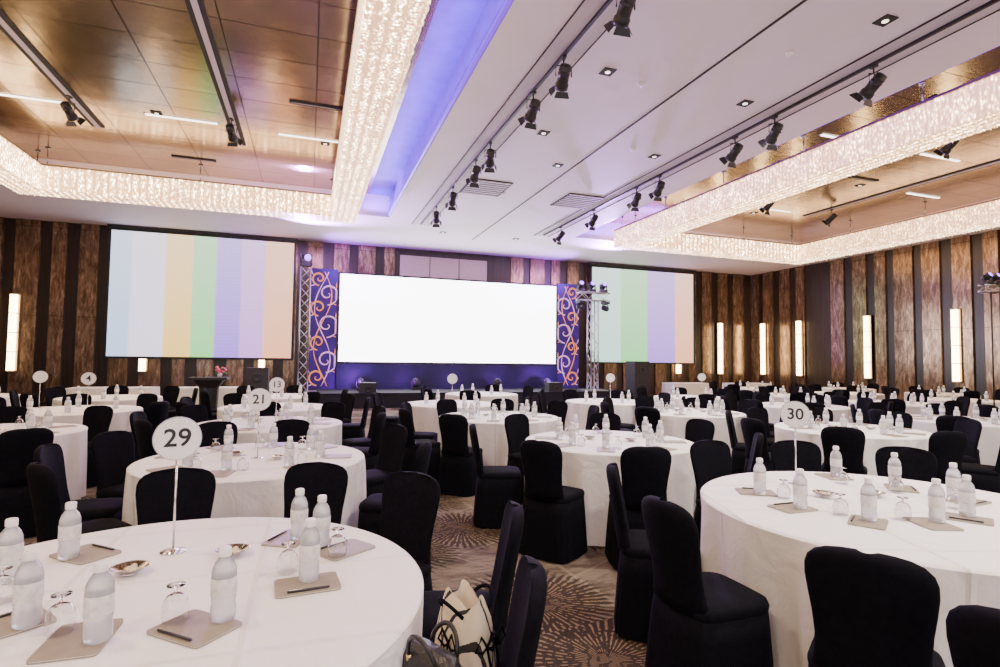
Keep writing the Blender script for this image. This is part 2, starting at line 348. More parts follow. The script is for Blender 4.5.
# ---------------------------------------------------------------- chandeliers
rod=MB(); rod.tube([(0,0,0),(0,0,HC-5.56)],.012,M['chrome'],6); rod.lathe([(.05,HC-5.56-.03),(.05,HC-5.56-.001)],M['chrome'],10); rodm=rod.mesh("suspension_rod")
def chandelier(x0,x1,y0,y1,w,z0,z1,label):
    bars=[((x1-w,y0),(x1,y1)),((x0,y0),(x0+w,y1)),((x0+w,y1-w),(x1-w,y1)),((x0+w,y0),(x1-w,y0+w))]
    parts=[]; rs=random.Random(8)
    for a,b_ in bars:
        core=MB(); core.box((a[0],a[1],z0),(b_[0],b_[1],z1),M['glow'])
        fr=MB(); fr.box((a[0]-.03,a[1]-.0,z1+.002),(b_[0]+.03,b_[1]+.0,z1+.04),M['brass'])
        parts.append(("light_box",core.mesh("light_box"),[("metal_frame",fr.mesh("metal_frame"))]))
    st=MB()
    def strand(x,y,n,zt0=z1,ln=None):
        r=.011;L=(ln or (z1-z0+rs.uniform(-.02,.03)))/n
        for i in range(n):
            zt=zt0-i*L
            vs=[(x,y,zt),(x+r,y,zt-L*.5),(x,y+r,zt-L*.5),(x-r,y,zt-L*.5),(x,y-r,zt-L*.5),(x,y,zt-L)]
            st.add(vs,[(0,1,2),(0,2,3),(0,3,4),(0,4,1),(5,2,1),(5,3,2),(5,4,3),(5,1,4)],M['crystal'])
    for a,b_ in bars:
        if b_[1]-a[1]>b_[0]-a[0]:
            y=a[1]
            while y<b_[1]:
                if y>1.5: strand(a[0]-.015,y,6); strand(b_[0]+.015,y,6)
                if y>3 :
                    for q in (.06,.18,.29,.40,.52): strand(a[0]+q+rs.uniform(-.02,.02),y+rs.uniform(-.02,.02),1,z0,rs.uniform(.03,.05))
                y+=.085
        else:
            x=a[0]
            while x<b_[0]:
                if a[1]>5: strand(x,a[1]-.015,6)
                x+=.085
    parts.append(("crystal_strands",st.mesh("crystal_strands"),None,"stuff"))
    for a,b_ in bars:
        lx,ly=b_[0]-a[0],b_[1]-a[1]
        n=int(max(lx,ly)/2.0)
        for i in range(n+1):
            x=(a[0]+b_[0])/2 if ly>lx else a[0]+lx*i/n; y=(a[1]+b_[1])/2 if lx>=ly else a[1]+ly*i/n
            if y>0: parts.append(("suspension_rod",rodm,None,None,(x,y,z1+.04)))
    thing("chandelier",parts,(0,0,0),0,label,"chandelier","crystal ring chandeliers")
chandelier(-6.1,1.02,-3.0,14.75,.58,5.0,5.52,"rectangular ring crystal chandelier glowing warm white under brass ceiling")
chandelier(8.85,16.3,-3.0,14.9,.58,5.0,5.52,"rectangular ring crystal chandelier glowing warm white under brass ceiling")

# ---------------------------------------------------------------- ceiling fixtures
sp_body=MB(); sp_body.lathe([(.045,.16),(.075,.15),(.08,.10),(.086,.095),(.086,.085),(.08,.08),(.08,.05),(.086,.045),(.086,.035),(.08,.03),(.08,-.08),(.095,-.10),(.095,-.17),(.085,-.17)],M['black'],14)
sp_lens=MB(); sp_lens.lathe([(.08,-.165),(.05,-.175),(.01,-.18)],M['lens'],14)
barn=[]
for k in range(4):
    t=MB(); t.add([(-.08,.095,-.17),(.08,.095,-.17),(.11,.15,-.24),(-.11,.15,-.24)],[(0,1,2,3)],M['black']); t.xf(Matrix.Rotation(k*pi/2,4,'Z')); barn.append(t.mesh("barn_door"))
sp_meshes=[sp_body.mesh("lamp_housing"),sp_lens.mesh("lens")]
yk=MB(); yk.tube([(0,0,0),(0,0,-.12)],.012,M['black']); yk.tube([(-.11,0,-.28),(-.11,0,-.14),(0,0,-.12),(.11,0,-.14),(.11,0,-.28)],.01,M['black']); yk.box((-.03,-.05,-.03),(.03,.05,0),M['black'])
ykm=yk.mesh("yoke_bracket")
def spotlight(x,y,z,tilt,yaw_,group,label):
    r=obj("ceiling_spotlight",None,(x,y,z),yaw_,None,label,"spotlight",group); r.empty_display_size=.1; r.scale=(.92,)*3
    obj("yoke_bracket",ykm,parent=r)
    h=obj("lamp_housing",sp_meshes[0],(0,0,-.28),0,r); h.rotation_euler=(tilt,0,0)
    obj("lens",sp_meshes[1],parent=h)
    for q in barn: obj("barn_door",q,parent=h)
for y in (4.75,6.2,7.2,9.2,10.1,11.9,13.6): spotlight(2.95,y,H-.05,math.radians(50),math.radians(random.uniform(-15,15)),"track spotlights","black theatre spotlight hanging from white ceiling track")
for y in (5.0,6.6,7.45,9.6,10.45,12.4,14.35): spotlight(6.78,y,H-.05,math.radians(50),math.radians(random.uniform(-10,25)),"track spotlights","black theatre spotlight hanging from white ceiling track")
for x,y in ((-4.05,11.3),(-1.5,11.3),(11.5,11.4),(14.2,11.8),(11.5,7),(14.2,6.5)): spotlight(x,y,HC-.03,math.radians(50),math.radians(random.uniform(-25,25)),"coffer spotlights","black theatre spotlight under brass coffer ceiling")
for x in (2.95,6.78):
    mb=MB(); mb.box((x-.018,-4.2,H-.05),(x+.018,15.6,H-.011),M['black'])
    thing("lighting_track",[("rail",mb.mesh("rail"))],(0,0,0),0,"long black lighting rail recessed in ceiling","lighting track","lighting tracks")
dl_r=MB(); dl_r.box((-.09,-.09,-.012),(.09,.09,0),M['dark']); dlr=dl_r.mesh("housing")
dl_l=MB(); dl_l.lathe([(.035,-.018),(.035,-.0125)],M['dlens'],14); dll=dl_l.mesh("lamp")
for x,y,z in [(6.07,4.33,H),(6.09,6.48,H),(3.7,6.4,H),(3.7,8.55,H),(6.1,8.8,H),(4.6,9.9,H),(6.1,2.2,H),(3.7,2.2,H),(3.8,16.5,H),(6.2,16.5,H),(-2.8,11.6,HC),(-5,9,HC),(.2,12,HC),(13,10,HC),(12.5,13,HC),(10.5,9,HC)]:
    thing("downlight",[("housing",dlr),("lamp",dll)],(x,y,z),0,"small square recessed ceiling downlight","downlight","ceiling downlights")
stp=MB(); stp.box((-.6,-.034,-.02),(.6,.034,-.001),M['strip']); stm=stp.mesh("diffuser")
stf=MB(); stf.box((-.63,-.045,-.008),(.63,.045,-.0005),M['alu']); stfm=stf.mesh("housing")
for x,y in ((-4.9,11.7),(-2.4,11.7),(-.1,11.8),(-4.9,7.5),(-2.7,7.5),(10,8),(12.8,8),(12.8,12.5),(15.3,10)):
    thing("linear_ceiling_light",[("diffuser",stm),("housing",stfm)],(x,y,HC),0,"slim linear ceiling light in brass coffer","ceiling light","linear coffer lights")
sd=MB(); sd.box((-.45,-.06,-.02),(.45,.06,-.001),M['dark']); sdm=sd.mesh("frame")
sdv=MB(); sdv.box((-.42,-.008,-.03),(.42,.008,-.021),M['alu']); sdvm=sdv.mesh("vane")
for x,y in ((.0,10.2),(-2.6,14),(12.6,9.6),(10.2,6.2)):
    thing("slot_air_diffuser",[("frame",sdm),("vane",sdvm)],(x,y,HC),0,"dark slim slot air diffuser in brass ceiling","air vent","slot air diffusers")
vs_=MB(); vs_.box((-.44,-.030,-.03),(.44,.030,-.015),M['slat']); vsm=vs_.mesh("louvre_slat")
vf=MB(); vf.box((-.48,-.55,-.014),(.48,.55,-.002),M['dark']); vfm=vf.mesh("duct_opening")
for x,y in ((3.68,11.8),(6.1,12.0)): thing("air_vent",[("duct_opening",vfm)]+[("louvre_slat",vsm,None,None,(0,-.48+.137*i,0)) for i in range(8)],(x,y,H),0,"square louvred air vent in white ceiling","air vent","ceiling air vents")
sb=MB(); sb.lathe([(.0,-.05),(.03,-.05),(.045,-.02),(.05,-.001)],M['white'],12,c0=False)
sbm=sb.mesh("smoke_detector")
for x,y in ((4.3,6.5),(5.5,8.6),(4.2,12),(5.6,5.2)): obj("smoke_detector",sbm,(x,y,H),0,None,"small white dome smoke detector on ceiling","smoke detector","smoke detectors")

# sconces
sc_g=MB(); sc_g.box((-.08,-.13,.02),(.08,-.05,2.18),M['sconce'])
sc_f=MB(); sc_f.box((-.13,-.05,0),(.13,-.0,2.22),M['brass'])
scr=MB(); scr.box((-.11,-.14,-.012),(.11,-.04,.012),M['brass']); scrm=scr.mesh("brass_band")
sgm,sfm=sc_g.mesh("glass_shade"),sc_f.mesh("wall_bracket")
def sconce(x,y,rz): thing("wall_sconce",[("glass_shade",sgm),("wall_bracket",sfm)]+[("brass_band",scrm,None,None,(0,0,k*.55)) for k in range(5)],(x,y,1.0),rz,"tall glowing warm wall sconce on striped wall","wall sconce","tall wall sconces")
for x in (-8.0,-4.77,-1.44,14.6,16.75): sconce(x,YB-.06,0)
for y in (18.75,16.9,14.05,11.25,8.4): sconce(XR-.06,y,-pi/2)

# ---------------------------------------------------------------- screens
def screen(cx,w,z0,z1,mat,Y):
    fr=MB(); h=(z1-z0)/2
    b_=.07
    fr.box((-w/2-b_,0.0,-h-b_),(w/2+b_,.03,h+b_),M['black'])
    for a,c in (((-w/2-b_,-.03,-h-b_),(-w/2,0,h+b_)),((w/2,-.03,-h-b_),(w/2+b_,0,h+b_)),((-w/2,-.03,-h-b_),(w/2,0,-h)),((-w/2,-.03,h),(w/2,0,h+b_))): fr.box(a,c,M['black'])
    sc=MB(); sc.add([(-w/2,-.005,-h),(w/2,-.005,-h),(w/2,-.005,h),(-w/2,-.005,h)],[(0,1,2,3)],mat)
    cs=MB(); cs.box((-w/2-.1,-.08,h+b_),(w/2+.1,.08,h+b_+.08),M['black'])
    thing("projection_screen",[("frame",fr.mesh("frame")),("screen_surface",sc.mesh("screen_surface")),("roller_case",cs.mesh("roller_case"))],(cx,Y,(z0+z1)/2),0,"large black-framed projection screen showing pastel colour bars","projection screen","side projection screens")
screen(-3.12,5.12,1.46,5.24,M['barsL'],19.25)
screen(12.85,4.80,1.46,5.2,M['barsR'],19.25)
ST=.45
mb=MB(); mb.box((-.6,16.9,0),(10.6,19.4,ST-.02),M['stage']); mb2=MB(); mb2.box((-.62,16.88,ST-.02),(10.62,19.4,ST),M['stage'])
thing("stage",[("platform",mb.mesh("platform")),("deck",mb2.mesh("deck"))],(0,0,0),0,"low black carpeted stage along the back wall","stage")
mb=MB(); mb.box((4.3,16.3,0),(5.6,16.6,.15),M['stage']); mb.box((4.3,16.6,0),(5.6,16.87,.3),M['stage']); obj("stage_steps",mb.mesh("stage_steps"),label="black two-step stairs up to the stage",cat="steps")
a=MB(); a.add([(.92,19.15,1.37),(8.86,19.15,1.37),(8.86,19.15,4.32),(.92,19.15,4.32)],[(0,1,2,3)],M['led'])
fr=MB(); fr.box((.86,19.16,1.31),(8.92,19.3,4.38),M['black'])
bs=MB(); bs.box((.86,19.1,ST+.002),(8.92,19.28,1.30),M['navy'])
thing("led_video_wall",[("screen_surface",a.mesh("screen_surface")),("frame",fr.mesh("frame")),("base_fascia",bs.mesh("base_fascia"))],(0,0,0),0,"wide glowing white led video wall on navy base","video wall")
def scrollpanel(x0,x1,mir):
    p=MB(); p.box((x0,19.18,ST+.002),(x1,19.28,4.45),M['backdrop'])
    cx=(x0+x1)/2; wv=(x1-x0)/2
    def cl_(q): return (min(max(q[0],x0+.03),x1-.03),19.17,min(max(q[2],.5),4.42))
    sgn=-1 if mir else 1
    for ph,mat in ((0,M['scroll_p']),(2.4,M['scroll_o'])):
        pts=[cl_((cx+sgn*wv*.6*math.sin(i/60*2.2*pi+ph),0,.55+i/60*3.8)) for i in range(61)]
        p.tube(pts,[.010+.012*abs(math.sin(i*.17)) for i in range(61)],mat,6)
    k=0
    for z,R0 in ((.85,.26),(1.40,.38),(2.0,.24),(2.58,.40),(3.15,.26),(3.62,.36),(4.12,.22)):
        mat=M['scroll_o'] if k%2==0 else M['scroll_p']; sg=sgn if k%2 else -sgn
        cc=cx+sg*wv*.32; pts=[];t0=(-pi/2 if sg>0 else pi*1.5)
        for i in range(44):
            t=i/43; r=R0*(1-t)**.9+.018; an=t0+sg*t*2.7*pi; pts.append(cl_((cc+r*math.cos(an),0,z+r*math.sin(an))))
        p.tube(pts,[.010+.022*math.sin(pi*min(1,.2+i/52)) for i in range(44)],mat,6)
        for e in range(3):
            a0=t0+sg*(.5+e*.8); q=(cc+R0*math.cos(a0),z+R0*math.sin(a0)); d=(math.cos(a0+.5*sg),math.sin(a0+.5*sg))
            p.tube([cl_((q[0]+d[0]*.05*i,0,q[1]+d[1]*.05*i+.01*i*i*.3)) for i in range(5)],[.005,.016,.020,.013,.003],M['scroll_p' if mat is M['scroll_o'] else 'scroll_o'],6)
        k+=1
    obj("stage_backdrop_panel",p.mesh("stage_backdrop_panel"),label="violet backdrop panel with orange and pink scroll ornament",cat="backdrop panel",group="scroll backdrop panels")
scrollpanel(-.05,.84,0); scrollpanel(8.94,9.86,1)
def truss_seg(mb,p0,p1,w=.28,step=.3):
    p0,p1=Vector(p0),Vector(p1); d=(p1-p0); L=d.length; d.normalize()
    ref=Vector((0,1,0)); a=d.cross(ref).normalized(); b_=a.cross(d).normalized()
    cs=[(a*s1+b_*s2)*w/2 for s1,s2 in ((1,1),(1,-1),(-1,-1),(-1,1))]
    for c in cs: mb.tube([p0+c,p1+c],.022,M['alu'],6)
    n=max(1,int(L/step))
    for i in range(n):
        q0=p0+d*(L*i/n); q1=p0+d*(L*(i+1)/n)
        for k in range(4):
            c0,c1=cs[k],cs[(k+1)%4]
            if i%2: c0,c1=c1,c0
            mb.tube([q0+c0,q1+c1],.011,M['alu'],5)
mh_b=MB(); mh_b.box((-.15,-.15,0),(.15,.15,.1),M['rubber'])
mh_y=MB(); mh_y.tube([(-.16,0,.38),(-.16,0,.13),(-.12,0,.11),(.12,0,.11),(.16,0,.13),(.16,0,.38)],.028,M['rubber'],6)
mh_h=MB(); mh_h.lathe([(.06,-.17),(.11,-.14),(.13,0),(.125,.12),(.11,.17)],M['rubber'],14)
mh_l=MB(); mh_l.lathe([(.1,.171),(.06,.185),(.01,.19)],M['lensblue'],14)
mhm=[mh_b.mesh("base"),mh_y.mesh("yoke"),mh_h.mesh("head"),mh_l.mesh("lens")]
def movhead(x,y,z,flip,tx,rz,sc=1):
    r=obj("moving_head_light",None,(x,y,z),rz,None,"black moving-head stage light with violet lens","stage light","moving head stage lights"); r.scale=(sc,)*3
    if flip: r.rotation_euler=(pi,0,rz)
    obj("base",mhm[0],parent=r); obj("yoke",mhm[1],parent=r)
    h=obj("head",mhm[2],(0,0,.29),0,r); h.rotation_euler=(tx,0,0); obj("lens",mhm[3],parent=h)
t=MB(); truss_seg(t,(0,0,.03),(0,0,3.75)); bp_=MB(); bp_.box((-.4,-.4,0),(.4,.4,.03),M['alu'])
thing("truss_tower",[("lattice_frame",t.mesh("lattice_frame")),("base_plate",bp_.mesh("base_plate"))],(-.16,17.5,ST),0,"silver aluminium lattice truss tower beside the stage","truss","stage truss towers")
t=MB(); truss_seg(t,(0,0,.03),(0,0,3.2)); truss_seg(t,(-.6,0,3.34),(.6,0,3.34))
thing("truss_tower",[("lattice_frame",t.mesh("lattice_frame")),("base_plate",bp_.mesh("base_plate"))],(9.55,17.5,ST),0,"silver aluminium lattice truss tower with crossbar","truss","stage truss towers")
movhead(-.16,17.5,ST+3.79,False,1.9,.3,1.0)
for dx in (-.5,-.05,.42): movhead(9.55+dx,17.5,ST+3.51,False,1.1,-.1,.8)
movhead(9.05,17.5,ST+3.17,True,1.9,.2,.8); movhead(10.05,17.5,ST+3.17,True,1.9,.2,.8)
for x in (1.6,3.4,6.3,8.2): movhead(x,18.4,ST+.002,False,-.3,0,.8)
def speaker(x,y,z,w,d,h,rz):
    a=MB(); a.box((-w/2,-d/2,0),(w/2,d/2,h),M['rubber']); parts=[("cabinet",a.mesh("cabinet"))]
    for cz,r in ((h*.32,min(w*.38,h*.28)),(h*.78,min(w*.22,h*.18))):
        g=MB(); g.loft([[(r*s*math.cos(2*pi*j/18),-d/2-dep,cz+r*s*math.sin(2*pi*j/18)) for j in range(18)] for s,dep in ((1,.0),(1,.02),(.85,.02),(.3,.004),(.05,.004))],M['black'])
        parts.append(("speaker_cone",g.mesh("speaker_cone")))
    thing("loudspeaker",parts,(x,y,z),rz,"black loudspeaker cabinet beside the stage","loudspeaker","stage loudspeakers")
speaker(-1.3,16.4,0,.55,.55,1.2,.0); speaker(11.2,17.2,0,.6,.6,1.5,0); speaker(1.7,17.2,ST+.002,.5,.35,.3,0); speaker(7.9,17.2,ST+.002,.5,.35,.3,0)
pb=MB(); pb.loft([sup(0,0,z,a,b_,8,24) for z,a,b_ in ((0,.32,.26),(.04,.32,.26),(.05,.20,.14),(.3,.17,.12),(.8,.19,.14),(.97,.30,.22))],M['wood'],smooth=False)
pt=MB(); pt.box((-.38,-.28,.975),(.38,.26,1.03),M['wood'])
gn=[]
for s_ in (-.25,-.1):
    q=MB(); q.tube([(s_,-.1,1.02),(s_,-.05,1.24),(s_*.8,.08,1.31)],.012,M['black']); gn.append(("gooseneck_microphone",q.mesh("gooseneck_microphone")))
thing("podium",[("body",pb.mesh("body")),("reading_desk",pt.mesh("reading_desk"))]+gn,(-2.08,13.75,0),0,"dark wooden speaker podium with gooseneck microphones","podium",sc=1.0)
fl=MB(); fl.lathe([(.05,0),(.07,.08),(.05,.12)],M['white'],12); rn=random.Random(2); fb=MB()
for i in range(22):
    a=rn.uniform(0,6.28);r=rn.uniform(0,.15); z=.18+rn.uniform(-.08,.10); fb.lathe([(.005,z-.04),(.045,z-.01),(.03,z+.03),(.004,z+.04)],M['flower' if i%3 else 'leaf'],7,r*math.cos(a),r*math.sin(a))
thing("flower_arrangement",[("vase",fl.mesh("vase")),("blossoms",fb.mesh("blossoms"),None,"stuff")],(-1.87,13.68,1.031),0,"small pink flower arrangement standing on dark podium","flowers",sc=.8)

# ---------------------------------------------------------------- tables
def tablecloth(seed,R):
    rnd=random.Random(seed); K=180
    ph=[rnd.uniform(0,6.28) for _ in range(5)]
    def fold(t):
        w_=.5*math.cos(13*t+ph[0]+1.2*math.sin(2*t+ph[3]))+.30*math.cos(22*t+ph[1]+.8*math.sin(3*t))+.25*math.cos(7*t+ph[2])
        return w_ if w_<0 else w_**.8
    top=MB(); rings=[]
    for r,z in ((.02,.75),(R*.5,.75),(R-.03,.75),(R-.008,.747),(R,.738)):
        rings.append([(r*math.cos(2*pi*j/K),r*math.sin(2*pi*j/K),z) for j in range(K)])
    top.loft(rings,M['cloth'],c0=False,c1=False); top.add(rings[0],[tuple(range(K))],M['cloth'],True)
    sk=MB(); rings=[]
    for z in (.739,.71,.66,.58,.48,.36,.22,.1,.012):
        u=1-z/.74
        q=lambda j:R+.001-.028*u+.060*u**.6*fold(2*pi*j/K)
        rings.append([(q(j)*math.cos(2*pi*j/K),q(j)*math.sin(2*pi*j/K),z) for j in range(K)])
    sk.loft(rings,M['cloth'],c0=False,c1=False)
    return top.mesh("tabletop_cloth"),sk.mesh("cloth_skirt")
RG=.79
cl=[tablecloth(s,RG) for s in (1,2,3)]; special={.87:tablecloth(7,.87),.95:tablecloth(9,.95)}
tables=[(-.47,2.03,.87),(-.36,4.5,RG),(-.4,6.8,RG),(-.45,9.0,RG),(2.93,2.11,.95),(2.7,4.62,RG),(2.4,6.95,RG),(2.3,9.15,RG),
 (5.95,4.75,RG),(5.45,6.98,RG),(5.3,9.1,RG),(8.55,5.1,RG),(8.3,7.6,RG),(7.8,9.9,RG),(-2.9,6.6,RG),(-3.0,9.0,RG),(-3.3,11.5,RG),(-.6,11.5,RG),
 (10.9,7.8,RG),(10.5,10.2,RG),(13.5,8.2,RG),(13.2,10.6,RG),(12.6,13.1,RG),(-5.7,12.2,RG),(15.8,10.0,RG),(15.6,12.6,RG),(11.3,5.3,RG),(3.6,11.6,RG)]
for i,(x,y,R) in enumerate(tables):
    tp,sk=special[R] if R in special else cl[i%3]
    thing("banquet_table",[("tabletop_cloth",tp),("cloth_skirt",sk)],(x,y,0),i*.7,"round banquet table with white floor-length tablecloth","table","round banquet tables")
t=MB(); t.loft([sup(0,0,z,.85,.38,10,40) for z in (.74,.75)],M['cloth'],smooth=False)
s=MB(); s.loft([sup(0,0,z,.85+.02*(1-z/.74),.38+.02*(1-z/.74),10,160,fold=.012*(1-z/.74),kf=40) for z in (.738,.5,.25,.012)],M['cloth'],c0=False,c1=False)
tm,smh=t.mesh("tabletop_cloth"),s.mesh("cloth_skirt")
for x,y,rz in ((-4.2,14.9,0),(-2.2,14.8,0),(12.8,16.5,0),(15.2,16.2,0)): thing("buffet_table",[("tabletop_cloth",tm),("cloth_skirt",smh)],(x,y,0),rz,"rectangular table with white pleated skirt near wall","table","rectangular skirted tables")

# ---------------------------------------------------------------- chairs
def chairparts():
    bk=MB(); L=[(.44,.180,.034),(.50,.168,.031),(.57,.162,.029),(.65,.168,.028),(.72,.178,.028),(.78,.185,.027),(.82,.184,.027),(.85,.174,.025),(.872,.152,.022),(.886,.118,.015),(.893,.075,.007),(.895,.03,.002)]
    bk.loft([sup(0,-.185-(z-.45)*.18,z,a,b_,3,28,curve=.032) for z,a,b_ in L],M['chair'])
    se=MB(); se.loft([sup(0,0,z,a,b_,5,32) for z,a,b_ in ((.40,.190,.195),(.455,.198,.202),(.475,.19,.195),(.485,.16,.16),(.488,.08,.08))],M['chair'])
    sk=MB(); sk.loft([sup(0,-.012*u,z,.193+.03*u,.198+.022*u,5,64,fold=.02*u,kf=16) for z,u in ((.44,0),(.34,.3),(.22,.6),(.1,.85),(.01,1))],M['chair'],c0=True,c1=False)
    return bk,se,sk
bk,se,sk=chairparts(); al=MB(); [al.join(q) for q in (bk,se,sk)]
bkm,sem,skm,alm=bk.mesh("backrest_cover"),se.mesh("seat_cover"),sk.mesh("skirt_cover"),al.mesh("banquet_chair")
chairs=[]
CL="black fabric-covered banquet chair pushed up to round table"
def chair(sx,sy,rz,near,label=CL):
    if near: thing("banquet_chair",[("backrest_cover",bkm),("seat_cover",sem),("skirt_cover",skm)],(sx,sy,0),rz,label,"chair","black covered banquet chairs")
    else: obj("banquet_chair",alm,(sx,sy,0),rz,None,label,"chair","black covered banquet chairs")
    chairs.append((sx,sy))
def facing(px,py,tx,ty): return math.atan2(ty-py,tx-px)-pi/2
EX={0:[(-.65,3.40),(.07,3.38),(.55,2.95)],
    1:[(-1.28,3.83),(-1.45,5.15),(.66,4.05),(.78,5.12),(-.14,5.78),(-.80,5.72),(-1.62,4.5)],
    4:[(1.52,2.08),(1.76,2.83),(1.93,1.46),(2.95,3.48),(3.62,3.36),(4.18,2.9),(4.38,2.2)],
    5:[(1.70,3.90),(1.50,4.95),(2.30,3.42),(2.2,5.82),(3.86,4.85),(3.62,3.85),(3.3,5.75)]}
for ti,L in EX.items():
    tx,ty,R=tables[ti]
    for px,py in L:
        d=math.hypot(px-tx,py-ty); ux,uy=(px-tx)/d,(py-ty)/d
        s_=max(d-.25,R+.25); chair(tx+ux*s_,ty+uy*s_,facing(px,py,tx,ty),True)
chair(.59,2.24,math.atan2(.30,-1)-pi/2,True)
chair(.405,1.595,math.atan2(.30,-1)-pi/2,True,"black fabric-covered banquet chair with two bags on its seat")
chair(1.89,.92,math.atan2(.3,1)-pi/2,True)
chairs.append((12.55,7.0))
rn=random.Random(11)
for ti,(tx,ty,R) in enumerate(tables):
    if ti in EX: continue
    n=9 if ty<8 else 8; ph=rn.uniform(0,.6)
    for k in range(n):
        if ty>8 and rn.random()<.12: continue
        a=ph+2*pi*k/n; s_=R+.26+rn.uniform(0,.06); x,y=tx+math.cos(a)*s_,ty+math.sin(a)*s_
        if x>XR-.5 or y>16.4: continue
        if any(math.hypot(x-c[0],y-c[1])<.60 for c in chairs): continue
        if any(math.hypot(x-q[0],y-q[1])<q[2]+.28 for j,q in enumerate(tables) if j!=ti): continue
        ang=math.degrees(math.atan2(x,y))
        if ang<-27 or ang>66: continue
        chair(x,y,facing(x,y,tx,ty)+rn.uniform(-.05,.05),ty<7.2)

# ---------------------------------------------------------------- tableware
b1=MB(); b1.lathe([(.029,0),(.0325,.004),(.0335,.03),(.0315,.05),(.0333,.07),(.0333,.12),(.0325,.14),(.026,.158),(.016,.172),(.0145,.180)],M['bottle'],20)
b2=MB(); b2.lathe([(.0337,.07),(.0341,.071),(.0341,.119),(.0337,.12)],M['blabel'],20,c0=False,c1=False)
b3=MB(); b3.lathe([(.0165,.176),(.0175,.178),(.0175,.196),(.015,.200)],M['cap'],16)
bm_=[b1.mesh("bottle_body"),b2.mesh("paper_label"),b3.mesh("bottle_cap")]
ball=MB(); [ball.join(q) for q in (b1,b2,b3)]; ballm=ball.mesh("water_bottle")
go=[(.031,.001),(.034,.015),(.035,.035),(.032,.055),(.022,.070),(.006,.078)]
g1=MB(); g1.loft([[(r*math.cos(2*pi*j/20),r*math.sin(2*pi*j/20),z) for j in range(20)] for r,z in go+[(r-.0015,z-.0012) for r,z in go[:0:-1]]+[(.0295,.001)]],M['glass'],c0=False,c1=False)
g2=MB(); g2.lathe([(.004,.077),(.0035,.088),(.008,.094),(.024,.097),(.024,.099),(.002,.1)],M['glass'],20,c0=True)
gm=[g1.mesh("bowl"),g2.mesh("stem_and_foot")]
PW,PH=.075,.10
def slab(z0,z1,e,mat):
    q=MB(); q.loft([sup(0,0,z,PW-e,PH-e,14,32) for z in (z0,z1)],mat,smooth=False); return q
p1,p1b,p1c=slab(0,.003,0,M['pad']),slab(.0031,.005,.001,M['padw']),slab(.0051,.007,0,M['pad'])
pm_=[p1.mesh("backing_card"),p1b.mesh("paper_sheets"),p1c.mesh("cover")]
padall=MB(); [padall.join(q) for q in (p1,p1b,p1c)]; padm=padall.mesh("notepad")
pn=MB(); pn.tube([(0,-.065,.004),(0,-.06,.004),(0,.065,.004)],[.001,.004,.004],M['pen'],8); pcl=MB(); pcl.box((-.0012,.02,.0078),(.0012,.06,.009),M['chrome'])
pnm=[pn.mesh("barrel"),pcl.mesh("clip")]
bw=MB(); bw.lathe([(.025,.0),(.027,.004),(.022,.008),(.042,.014),(.058,.026),(.060,.027),(.056,.026),(.040,.017),(.01,.011)],M['silver'],24); bwm=bw.mesh("bowl")
rnc=random.Random(4); cd=MB()
for i in range(9):
    a=rnc.uniform(0,6.28);r=rnc.uniform(0,.03); cd.lathe([(.002,.013),(.009,.017),(.010,.021),(.002,.026)],M['candy'],7,r*math.cos(a),r*math.sin(a))
cdm=cd.mesh("wrapped_sweets")
ZT=.751
def bottle(x,y,near,z=ZT):
    if near: thing("water_bottle",[("bottle_body",bm_[0]),("paper_label",bm_[1]),("bottle_cap",bm_[2])],(x,y,z),rn.uniform(0,6),"frosted plastic water bottle with white cap on table","bottle","water bottles")
    else: obj("water_bottle",ballm,(x,y,z),0,None,"frosted plastic water bottle with white cap on table","bottle","water bottles")
def glass(x,y,z=ZT): thing("water_goblet",[("bowl",gm[0]),("stem_and_foot",gm[1])],(x,y,z),0,"clear glass goblet turned upside down on table","glass","upturned glass goblets")
def pad(x,y,rz,near,pen=0):
    if near:
        thing("notepad",[("backing_card",pm_[0]),("paper_sheets",pm_[1]),("cover",pm_[2])],(x,y,ZT),rz,"taupe paper notepad lying on white tablecloth","notepad","taupe notepads")
        if pen:
            ox,oy=pen*.06*math.cos(rz),pen*.06*math.sin(rz)
            thing("pen",[("barrel",pnm[0]),("clip",pnm[1])],(x+ox,y+oy,ZT+.0072),rz,"slim dark pen lying on a taupe notepad","pen","dark pens")
    else: obj("notepad",padm,(x,y,ZT),rz,None,"taupe paper notepad lying on white tablecloth","notepad","taupe notepads")
def bowl(x,y,sweets=True):
    thing("candy_dish",[("bowl",bwm)],(x,y,ZT),0,"small polished silver candy dish on white tablecloth","dish","silver candy dishes")
    if sweets: obj("wrapped_sweets",cdm,(x,y,ZT),0,None,"heap of gold wrapped sweets in silver dish","sweets","gold wrapped sweets",kind="stuff")
def setting(C,pads,bottles,glasses,rot):
    P=[]
    for x,y in pads:
        rz=math.atan2(y-C[1],x-C[0])+pi/2+rot; P.append((x,y,rz))
    def local(p,x,y):
        dx,dy=x-p[0],y-p[1]; c,s=math.cos(-p[2]),math.sin(-p[2]); return dx*c-dy*s,dx*s+dy*c
    items=bottles+glasses
    for p in P:
        near_=[l for l in (local(p,x,y) for x,y in items) if abs(l[0])<.13 and abs(l[1])<.12]
        pen=0
        for sg in (-1,1):
            if all(abs(l[0]-sg*.06)>.042 or abs(l[1])>.11 for l in near_): pen=sg;break
        pad(p[0],p[1],p[2],True,pen)
    def zz(x,y,r):
        for p in P:
            l=local(p,x,y)
            if abs(l[0])<PW+r*.6 and abs(l[1])<PH+r*.6: return ZT+.0072
        return ZT
    for x,y in bottles: bottle(x,y,True,zz(x,y,.035))
    for x,y in glasses: glass(x,y,zz(x,y,.034))
